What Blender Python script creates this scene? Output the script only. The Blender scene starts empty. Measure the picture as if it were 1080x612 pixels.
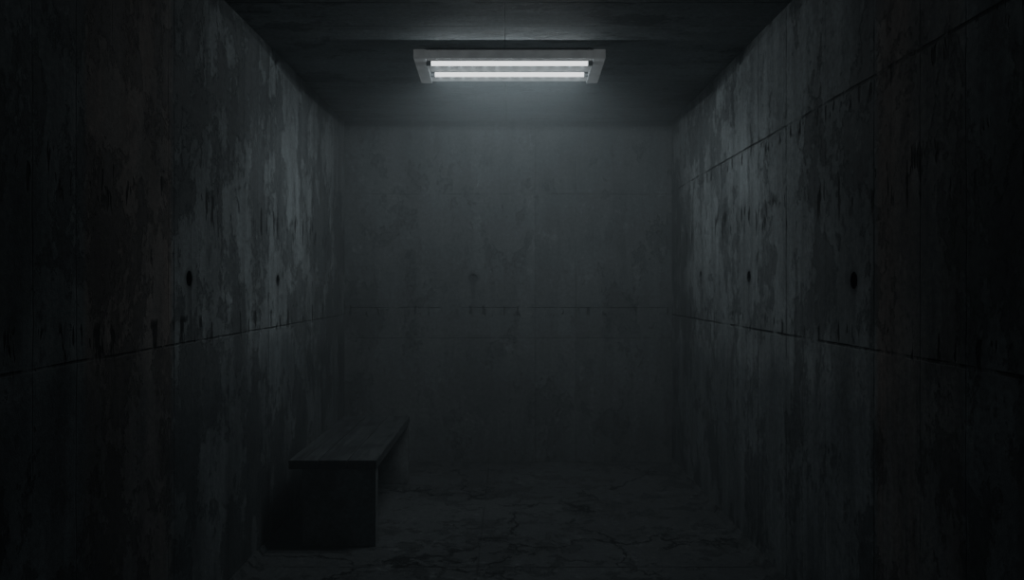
import bpy, bmesh, math, random
from mathutils import Vector, Matrix
random.seed(4)
F=900.0; CH=1.56
HW=1.45; ZC=CH+1.454; YB=7.563; YF=-2.0
scene=bpy.context.scene

# ---------- node helper ----------
class NT:
    def __init__(s,name):
        s.m=bpy.data.materials.new(name); s.m.use_nodes=True
        s.t=s.m.node_tree; s.t.nodes.clear()
        s.out=s.n('ShaderNodeOutputMaterial'); s.b=s.n('ShaderNodeBsdfPrincipled')
        s.t.links.new(s.b.outputs[0],s.out.inputs[0])
    def n(s,t): return s.t.nodes.new(t)
    def put(s,sock,v):
        if isinstance(v,bpy.types.NodeSocket): s.t.links.new(v,sock)
        else: sock.default_value=v
    def math(s,op,a,b=0.0,c=None,clamp=False):
        n=s.n('ShaderNodeMath'); n.operation=op; n.use_clamp=clamp
        s.put(n.inputs[0],a); s.put(n.inputs[1],b)
        if c is not None: s.put(n.inputs[2],c)
        return n.outputs[0]
    def mr(s,v,a,b,c=0.0,d=1.0):
        n=s.n('ShaderNodeMapRange'); n.interpolation_type='SMOOTHSTEP'
        s.put(n.inputs[0],v)
        for i,x in enumerate((a,b,c,d)): s.put(n.inputs[i+1],x)
        return n.outputs[0]
    def comb(s,x,y,z):
        n=s.n('ShaderNodeCombineXYZ')
        for i,v in enumerate((x,y,z)): s.put(n.inputs[i],v)
        return n.outputs[0]
    def noise(s,vec,scale,detail=6,rough=.55,dist=0.0):
        n=s.n('ShaderNodeTexNoise'); s.put(n.inputs['Vector'],vec)
        n.inputs['Scale'].default_value=scale; n.inputs['Detail'].default_value=detail
        n.inputs['Roughness'].default_value=rough; n.inputs['Distortion'].default_value=dist
        return n.outputs[0]
    def mix(s,f,a,b,mode='MIX'):
        n=s.n('ShaderNodeMix'); n.data_type='RGBA'; n.blend_type=mode
        s.put(n.inputs[0],f)
        for i,v in ((6,a),(7,b)):
            if isinstance(v,tuple) and len(v)==3: v=(*v,1)
            s.put(n.inputs[i],v)
        return n.outputs[2]
    def pos(s):
        g=s.n('ShaderNodeNewGeometry'); p=s.n('ShaderNodeSeparateXYZ')
        s.t.links.new(g.outputs['Position'],p.inputs[0]); return p.outputs
    def bump(s,h,strength,dist=0.01):
        n=s.n('ShaderNodeBump'); n.inputs['Strength'].default_value=strength; n.inputs['Distance'].default_value=dist
        s.put(n.inputs['Height'],h); s.t.links.new(n.outputs[0],s.b.inputs['Normal'])

def concrete(name,u,v,ju,jv,seed=0.0,light=(.28,.31,.32),dark=(.16,.178,.185),peel=.5,peelamt=.6,
             rows=None,holes=(),rust=None,rough=.8,vstretch=.6,boards=None,spec=.35,contrast=1.0,streaks=1.0,cracks=0.0,pcol=(.055,.062,.066),damp_shade=None,psc=2.2):
    """joints: (position, half width, strength)"""
    k=NT(name); P=k.pos(); U=P['XYZ'.index(u)]; V=P['XYZ'.index(v)]
    flat=k.comb(k.math('ADD',U,seed),V,seed*.37)
    st=k.comb(k.math('ADD',U,seed),k.math('MULTIPLY',V,vstretch),seed)
    wob=k.math('MULTIPLY',k.math('SUBTRACT',k.noise(flat,3.0,3),.5),.03)
    n1=k.noise(flat,.9,7,.62)
    base=k.mix(k.mr(n1,.5-.2/contrast,.5+.2/contrast),dark,light)
    sv=k.comb(k.math('ADD',U,seed*2),k.math('MULTIPLY',V,.12),seed)
    if streaks>0:
        n2=k.noise(sv,8,6,.68)
        base=k.mix(.6*streaks,base,k.mix(k.mr(n2,.34,.66),(.5,.5,.5),(1.3,1.3,1.3)),'MULTIPLY')
    n3=k.noise(st,psc,12,.76,.15)
    pm=k.mr(n3,peel,peel+.02)
    base=k.mix(k.math('MULTIPLY',pm,peelamt),base,pcol)
    n4=k.noise(st,6.5,9,.80,.1)
    pl=k.mr(n4,.585,.62)
    base=k.mix(k.math('MULTIPLY',pl,.34*contrast),base,(.40,.44,.455))
    n6=k.noise(k.comb(k.math('ADD',U,seed*5),k.math('MULTIPLY',V,vstretch*.8),seed),9,9,.78)
    base=k.mix(k.math('MULTIPLY',k.mr(n6,.57,.60),.5*contrast),base,(.04,.046,.05))
    n5=k.noise(flat,34,4,.7)
    base=k.mix(.6,base,k.mix(k.mr(n5,.3,.7),(.6,.6,.6),(1.3,1.3,1.3)),'MULTIPLY')
    if damp_shade:
        # stained lower lift of concrete, ragged tide mark; light's downward falloff painted in too
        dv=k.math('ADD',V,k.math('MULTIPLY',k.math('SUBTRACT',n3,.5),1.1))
        dm=k.mr(dv,damp_shade-.12,damp_shade+.10,1,0)
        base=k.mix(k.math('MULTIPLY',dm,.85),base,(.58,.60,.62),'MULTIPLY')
    h=k.math('ADD',k.math('MULTIPLY',n5,.25),k.math('MULTIPLY',pm,-.35))
    h=k.math('ADD',h,k.math('MULTIPLY',n4,.5))
    brk=k.mr(k.noise(flat,4.5,4,.65),.38,.55,.1,1.0)
    def line(C,p,w):
        d=k.math('ABSOLUTE',k.math('SUBTRACT',C,p)); return k.mr(d,w*.3,w,1.0,0.0)
    L=None
    for C,lst in ((U,ju),(V,jv)):
        for (p,w,s) in lst:
            Cx=k.math('ADD',C,k.math('MULTIPLY',wob,.35))
            l=k.math('MULTIPLY',line(Cx,p,w),s); L=l if L is None else k.math('MAXIMUM',L,l)
    if boards:
        pp=k.math('PINGPONG',k.math('ADD',U,wob),boards/2)
        bl=k.mr(pp,0.0,.005,1.0,0.0)
        bl=k.math('MULTIPLY',bl,k.mr(k.noise(sv,3.1,3),.45,.62))
        base=k.mix(k.math('MULTIPLY',bl,.5*contrast),base,(.03,.035,.037))
        h=k.math('SUBTRACT',h,k.math('MULTIPLY',bl,.3))
    if L is not None:
        Lb=k.math('MULTIPLY',L,brk)
        base=k.mix(Lb,base,(.012,.014,.015))
        h=k.math('SUBTRACT',h,k.math('MULTIPLY',Lb,1.2))
    if cracks:
        cv=k.n('ShaderNodeTexVoronoi'); cv.feature='DISTANCE_TO_EDGE'
        nx=k.math('MULTIPLY',k.math('SUBTRACT',k.noise(flat,2.6,6,.6),.5),1.0)
        ny=k.math('MULTIPLY',k.math('SUBTRACT',k.noise(k.comb(V,U,seed),2.6,6,.6),.5),1.0)
        k.put(cv.inputs['Vector'],k.comb(k.math('ADD',U,nx),k.math('ADD',V,ny),seed)); cv.inputs['Scale'].default_value=.7
        cm=k.math('MULTIPLY',k.math('MULTIPLY',k.mr(cv.outputs['Distance'],.003,.012,1,0),cracks),brk)
        base=k.mix(cm,base,(.012,.014,.015)); h=k.math('SUBTRACT',h,k.math('MULTIPLY',cm,1.5))
    if rows:
        rv=k.comb(k.math('ADD',U,seed*3),k.math('MULTIPLY',V,.22),seed)
        chips=k.mr(k.noise(rv,17,3,.6),.58,.615)
        tot=None
        for (c,hw) in rows:
            band=k.mr(k.math('ABSOLUTE',k.math('SUBTRACT',k.math('ADD',V,k.math('MULTIPLY',wob,3)),c)),hw*.5,hw,1,0)
            tot=band if tot is None else k.math('MAXIMUM',tot,band)
        cm=k.math('MULTIPLY',chips,tot)
        base=k.mix(k.math('MULTIPLY',cm,.9*min(1,contrast)),base,(.01,.012,.013)); h=k.math('SUBTRACT',h,cm)
    for (hu,hv) in holes:
        dx=k.math('ABSOLUTE',k.math('SUBTRACT',k.math('ADD',U,wob),hu))
        mx=k.mr(dx,.008,.04,1,0)
        mz=k.math('MULTIPLY',k.mr(V,hv-.4,hv-.02),k.mr(V,hv,hv+.02,1,0))
        base=k.mix(k.math('MULTIPLY',k.math('MULTIPLY',mx,mz),.45),base,(.03,.03,.03))
        r=k.n('ShaderNodeVectorMath'); r.operation='LENGTH'
        k.put(r.inputs[0],k.comb(k.math('SUBTRACT',U,hu),k.math('SUBTRACT',V,hv),0.0))
        ring=k.mr(k.math('ADD',r.outputs['Value'],wob),.035,.07,1,0)
        base=k.mix(k.math('MULTIPLY',ring,.6),base,(.04,.045,.05))
    if rust:
        a,b=rust
        rm=k.math('MULTIPLY',k.mr(U,a,a+.05),k.mr(U,b-.05,b,1,0))
        rm=k.math('MULTIPLY',rm,k.mr(k.noise(sv,2.5,3),.35,.65,.3,1))
        base=k.mix(rm,base,(1.2,.93,.82),'MULTIPLY')
    k.put(k.b.inputs['Base Color'],base)
    k.put(k.b.inputs['Roughness'],k.mr(n3,.3,.7,rough+.08,rough-.12))
    k.b.inputs['Specular IOR Level'].default_value=spec
    k.bump(h,.7,.015)
    return k.m

LH=[(3.88,1.59),(5.37,1.59)]; RH=[(3.58,1.58),(5.14,1.61),(6.43,1.63)]; BH=[(-0.31,1.625)]
m_left=concrete('concrete_left','Y','Z',[(3.70,.006,.8),(5.16,.006,.9),(2.2,.006,.7)],[(1.30,.007,.6)],seed=3.1,rows=[(1.93,.11),(1.35,.08)],holes=LH,rust=(2.9,3.7),boards=.26,peel=.50,damp_shade=1.15)
m_right=concrete('concrete_right','Y','Z',[(3.38,.006,.8),(4.45,.007,.9),(4.95,.006,.7),(1.9,.006,.6)],[(1.30,.009,.8),(2.39,.008,.8)],seed=11.7,rows=[(1.95,.12),(1.34,.06),(2.35,.05)],holes=RH,rust=(2.7,3.38),boards=.30,peel=.51,damp_shade=1.05)
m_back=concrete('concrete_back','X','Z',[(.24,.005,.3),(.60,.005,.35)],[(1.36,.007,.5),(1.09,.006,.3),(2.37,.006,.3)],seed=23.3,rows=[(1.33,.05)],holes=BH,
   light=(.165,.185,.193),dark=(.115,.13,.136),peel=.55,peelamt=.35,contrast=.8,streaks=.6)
m_ceil=concrete('concrete_ceiling','Y','X',[(3.55,.008,.8),(3.95,.006,.6),(4.38,.008,.9),(4.78,.006,.8),(5.9,.006,.4)],[(-.02,.006,.7)],seed=31.0,light=(.27,.30,.31),dark=(.16,.178,.185),peel=.54,vstretch=.5,streaks=.6)
m_floor=concrete('concrete_floor','X','Y',[(-.17,.006,.35)],[(4.72,.007,.8)],seed=47.0,light=(.12,.133,.139),dark=(.075,.083,.087),peel=.53,peelamt=.55,rough=.85,vstretch=1.0,spec=.2,contrast=.7,streaks=0,cracks=.8,pcol=(.04,.045,.047),psc=4.5)

# ---------- geometry helpers ----------
def box_bm(bm,a,b):
    r=bmesh.ops.create_cube(bm,size=1)
    for v in r['verts']:
        v.co=Vector([(a[i]+b[i])/2+v.co[i]*(b[i]-a[i]) for i in range(3)])
    return r['verts']
def finish(name,bm,mat,parent=None,bevel=0,seg=2):
    me=bpy.data.meshes.new(name); bm.to_mesh(me); bm.free()
    o=bpy.data.objects.new(name,me); scene.collection.objects.link(o)
    if mat: me.materials.append(mat)
    if parent: o.parent=parent
    if bevel:
        md=o.modifiers.new('bevel','BEVEL'); md.width=bevel; md.segments=seg; md.limit_method='ANGLE'
    return o
def box(name,a,b,mat,parent=None,bevel=0):
    bm=bmesh.new(); box_bm(bm,a,b); return finish(name,bm,mat,parent,bevel)
def empty(name):
    e=bpy.data.objects.new(name,None); scene.collection.objects.link(e); return e
def cyl_bm(bm,c,axis,r,l,seg=24):
    rot={'X':Matrix.Rotation(math.pi/2,4,'Y'),'Y':Matrix.Rotation(math.pi/2,4,'X'),'Z':Matrix.Identity(4)}[axis]
    bmesh.ops.create_cone(bm,cap_ends=True,segments=seg,radius1=r,radius2=r,depth=l,matrix=Matrix.Translation(c)@rot)

T=.2
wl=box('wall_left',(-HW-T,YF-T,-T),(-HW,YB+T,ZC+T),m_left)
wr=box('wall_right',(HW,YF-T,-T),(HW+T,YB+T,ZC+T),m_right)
wb=box('wall_back',(-HW,YB,0),(HW,YB+T,ZC),m_back)
wf=box('wall_front',(-HW,YF-T,0),(HW,YF,ZC),m_back)
box('ceiling',(-HW,YF-T,ZC),(HW,YB+T,ZC+T),m_ceil)
box('floor',(-HW,YF-T,-T),(HW,YB+T,0),m_floor)

def holes(o,lst,side):
    bm=bmesh.new()
    for (u,z) in lst:
        r=.036
        if side=='L': cyl_bm(bm,(-HW,u,z),'X',r,.10)
        if side=='R': cyl_bm(bm,(HW,u,z),'X',r,.10)
        if side=='B': cyl_bm(bm,(u,YB,z),'Y',r,.05)
    c=finish('cut',bm,None)
    md=o.modifiers.new('h','BOOLEAN'); md.object=c; md.operation='DIFFERENCE'; md.solver='EXACT'
    dg=bpy.context.evaluated_depsgraph_get(); me=bpy.data.meshes.new_from_object(o.evaluated_get(dg))
    o.modifiers.clear(); o.data=me
    bpy.data.objects.remove(c)
holes(wl,LH,'L'); holes(wr,RH,'R'); holes(wb,BH,'B')

for nm,x0,x1 in (('baseboard_left',-HW,-HW+.035),('baseboard_right',HW-.035,HW)):
    bm=bmesh.new(); box_bm(bm,(x0,YF,0),(x1,YB,.03))
    for v in bm.verts:
        if v.co.z>.02 and ((nm.endswith('left') and v.co.x>x0+.01) or (nm.endswith('right') and v.co.x<x1-.01)):
            v.co.x+= -.02 if nm.endswith('left') else .02
    finish(nm,bm,m_floor)

# ---------- bench ----------
k=NT('bench_wood'); P=k.pos()
g=k.comb(P[0],k.math('MULTIPLY',P[1],.07),k.math('MULTIPLY',P[2],.5))
a=k.noise(g,26,6,.65,.4); b=k.noise(k.comb(P[0],P[1],P[2]),5,6,.65)
c=k.mix(k.mr(a,.3,.7),(.04,.046,.05),(.10,.112,.117))
c=k.mix(k.math('MULTIPLY',k.mr(b,.5,.58),.5),c,(.03,.034,.037))
k.put(k.b.inputs['Base Color'],c); k.b.inputs['Roughness'].default_value=.65; k.b.inputs['Specular IOR Level'].default_value=.3
k.bump(a,.4,.01)
m_bench=k.m
k=NT('bench_concrete'); P=k.pos(); pv=k.comb(P[0],P[1],P[2])
a=k.noise(pv,4,8,.68); b=k.noise(pv,45,4,.6)
c=k.mix(k.mr(a,.4,.62),(.11,.12,.125),(.24,.265,.275))
c=k.mix(.6,c,k.mix(k.mr(b,.3,.7),(.6,.6,.6),(1.3,1.3,1.3)),'MULTIPLY')
k.put(k.b.inputs['Base Color'],c); k.b.inputs['Roughness'].default_value=.8
k.bump(k.math('ADD',a,k.math('MULTIPLY',b,.3)),.5,.01)
m_leg=k.m
bench=empty('bench')
X0,X1,Y0,Y1,SH,TH=-1.306,-.783,5.07,6.78,.52,.055
w=(X1-X0)/3
for i in range(3):
    box('seat_plank_%d'%(i+1),(X0+i*w+(.002 if i else 0),Y0,SH-TH),(X0+(i+1)*w-(.002 if i<2 else 0),Y1,SH),m_bench,bench,.004)
box('leg_1',(X0+.08,Y0+.015,0),(X1-.006,Y0+.10,SH-TH),m_leg,bench,.005)
box('leg_2',(X0+.08,6.69,0),(X1-.006,6.77,SH-TH),m_leg,bench,.005)
box('stretcher',(X0+.22,Y0+.10,SH-TH-.10),(X0+.27,6.69,SH-TH),m_leg,bench,.004)

# ---------- fluorescent fixture ----------
def glow_enamel(name,em,bs):
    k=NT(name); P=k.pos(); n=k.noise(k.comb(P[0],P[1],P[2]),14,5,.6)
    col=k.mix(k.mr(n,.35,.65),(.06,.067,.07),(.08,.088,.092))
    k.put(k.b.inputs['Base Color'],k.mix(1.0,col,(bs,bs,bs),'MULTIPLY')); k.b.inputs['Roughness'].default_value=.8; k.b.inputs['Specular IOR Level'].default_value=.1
    k.put(k.b.inputs['Emission Color'],col); k.b.inputs['Emission Strength'].default_value=em  # painted glow: emission stands in for light on housing, spine and rear rail
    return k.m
m_housing_glow=glow_enamel('fixture_housing_glow',.95,.7); m_spine_glow=glow_enamel('fixture_spine_glow',1.8,.1)
k=NT('reflector_metal'); k.b.inputs['Base Color'].default_value=(.012,.013,.0135,1); k.b.inputs['Roughness'].default_value=.9; k.b.inputs['Specular IOR Level'].default_value=.05
m_met=k.m
k=NT('tube_glow'); k.b.inputs['Base Color'].default_value=(0,0,0,1); k.b.inputs['Specular IOR Level'].default_value=0; k.b.inputs['Roughness'].default_value=1
k.b.inputs['Emission Color'].default_value=(.90,.96,1.0,1); k.b.inputs['Emission Strength'].default_value=2.6
m_tube=k.m
k=NT('tube_cap'); k.b.inputs['Base Color'].default_value=(.1,.105,.11,1); k.b.inputs['Metallic'].default_value=.3; k.b.inputs['Roughness'].default_value=.6
m_cap=k.m
lamp=empty('fluorescent_ceiling_light')
yf=5.22; yb=5.70; xc=.008; hw=.588
zt=CH+1.442; zfb=CH+1.388; zb=CH+1.350; zt_=CH+1.378
cw=.075
box('reflector_plate',(xc-hw+.01,yf+.004,zt-.008),(xc+hw-.01,yb-.004,zt),m_met,lamp,.002)
box('front_rail',(xc-hw+.01,yf,zfb),(xc+hw-.01,yf+.012,zt-.001),m_housing_glow,lamp,.002)
box('rear_rail',(xc-hw+.01,yb-.015,CH+1.362),(xc+hw-.01,yb,zt-.001),m_spine_glow,lamp,.002)
box('centre_spine',(xc-hw+.02,yf+.15,CH+1.378),(xc+hw-.02,yf+.28,zt-.008),m_spine_glow,lamp,.004)
for i,sx in enumerate((-1,1)):
    bm=bmesh.new(); x0=xc+sx*hw; x1=xc+sx*(hw-cw)
    a0,a1=min(x0,x1),max(x0,x1)
    for v in box_bm(bm,(a0,yf-.004,zb),(a1,yb+.004,zt+.002)):
        if v.co.z<zb+.01 and v.co.y<yf+.1: v.co.z=zfb
    finish('end_cap_%d'%(i+1),bm,m_housing_glow,lamp,.004)
    x=xc+sx*.46
    box('mount_%d'%(i+1),(x-.04,yf+.02,zt-.001),(x+.04,yb-.05,ZC),m_met,lamp)
    bm=bmesh.new()
    for q in (-.03,.03): cyl_bm(bm,(x+q,yf+.01,zt+.006),'Z',.008,.012)
    finish('screw_%d'%(i+1),bm,m_cap,lamp)
for i,ty in enumerate((yf+.08,yf+.36)):
    bm=bmesh.new(); cyl_bm(bm,(xc,ty,zt_),'X',.0145,2*(hw-cw-.012),32)
    finish('tube_%d'%(i+1),bm,m_tube,lamp)
    bm=bmesh.new()
    for sx in (-1,1): cyl_bm(bm,(xc+sx*(hw-cw-.012),ty,zt_),'X',.016,.03,32)
    finish('tube_cap_%d'%(i+1),bm,m_cap,lamp)
    N=13
    for j in range(N):
        loc=(xc+(j-(N-1)/2)*.075,ty-.004,zt_-.019)
        ld=bpy.data.lights.new('tube_light','POINT'); ld.energy=7.4/N; ld.color=(.84,.95,1.0); ld.shadow_soft_size=0.0
        lo=bpy.data.objects.new('tube_light_%d_%d'%(i+1,j+1),ld); scene.collection.objects.link(lo)
        lo.location=loc; lo.parent=lamp
        ld=bpy.data.lights.new('tube_beam','SPOT'); ld.energy=16.2/N; ld.color=(.84,.95,1.0); ld.shadow_soft_size=0.0
        ld.spot_size=math.radians(178); ld.spot_blend=.5
        lo=bpy.data.objects.new('tube_beam_%d_%d'%(i+1,j+1),ld); scene.collection.objects.link(lo)
        lo.location=loc; lo.rotation_euler=(math.radians(22),0,0); lo.parent=lamp

# ---------- world (thin damp haze), camera ----------
w=bpy.data.worlds.new('World'); scene.world=w; w.use_nodes=True
bg=w.node_tree.nodes['Background']; bg.inputs[0].default_value=(0,0,0,1); bg.inputs[1].default_value=0
vs=w.node_tree.nodes.new('ShaderNodeVolumeScatter'); vs.inputs['Density'].default_value=.065; vs.inputs['Color'].default_value=(.85,.95,1,1)
w.node_tree.links.new(vs.outputs[0],w.node_tree.nodes['World Output'].inputs['Volume'])
cd=bpy.data.cameras.new('camera'); cam=bpy.data.objects.new('camera',cd); scene.collection.objects.link(cam)
cam.location=(0,0,CH); cam.rotation_euler=(math.pi/2,0,0)
cd.sensor_width=36; cd.lens=F/1080*36; cd.shift_x=4/1080; cd.shift_y=-5/1080; cd.clip_start=.05
scene.camera=cam
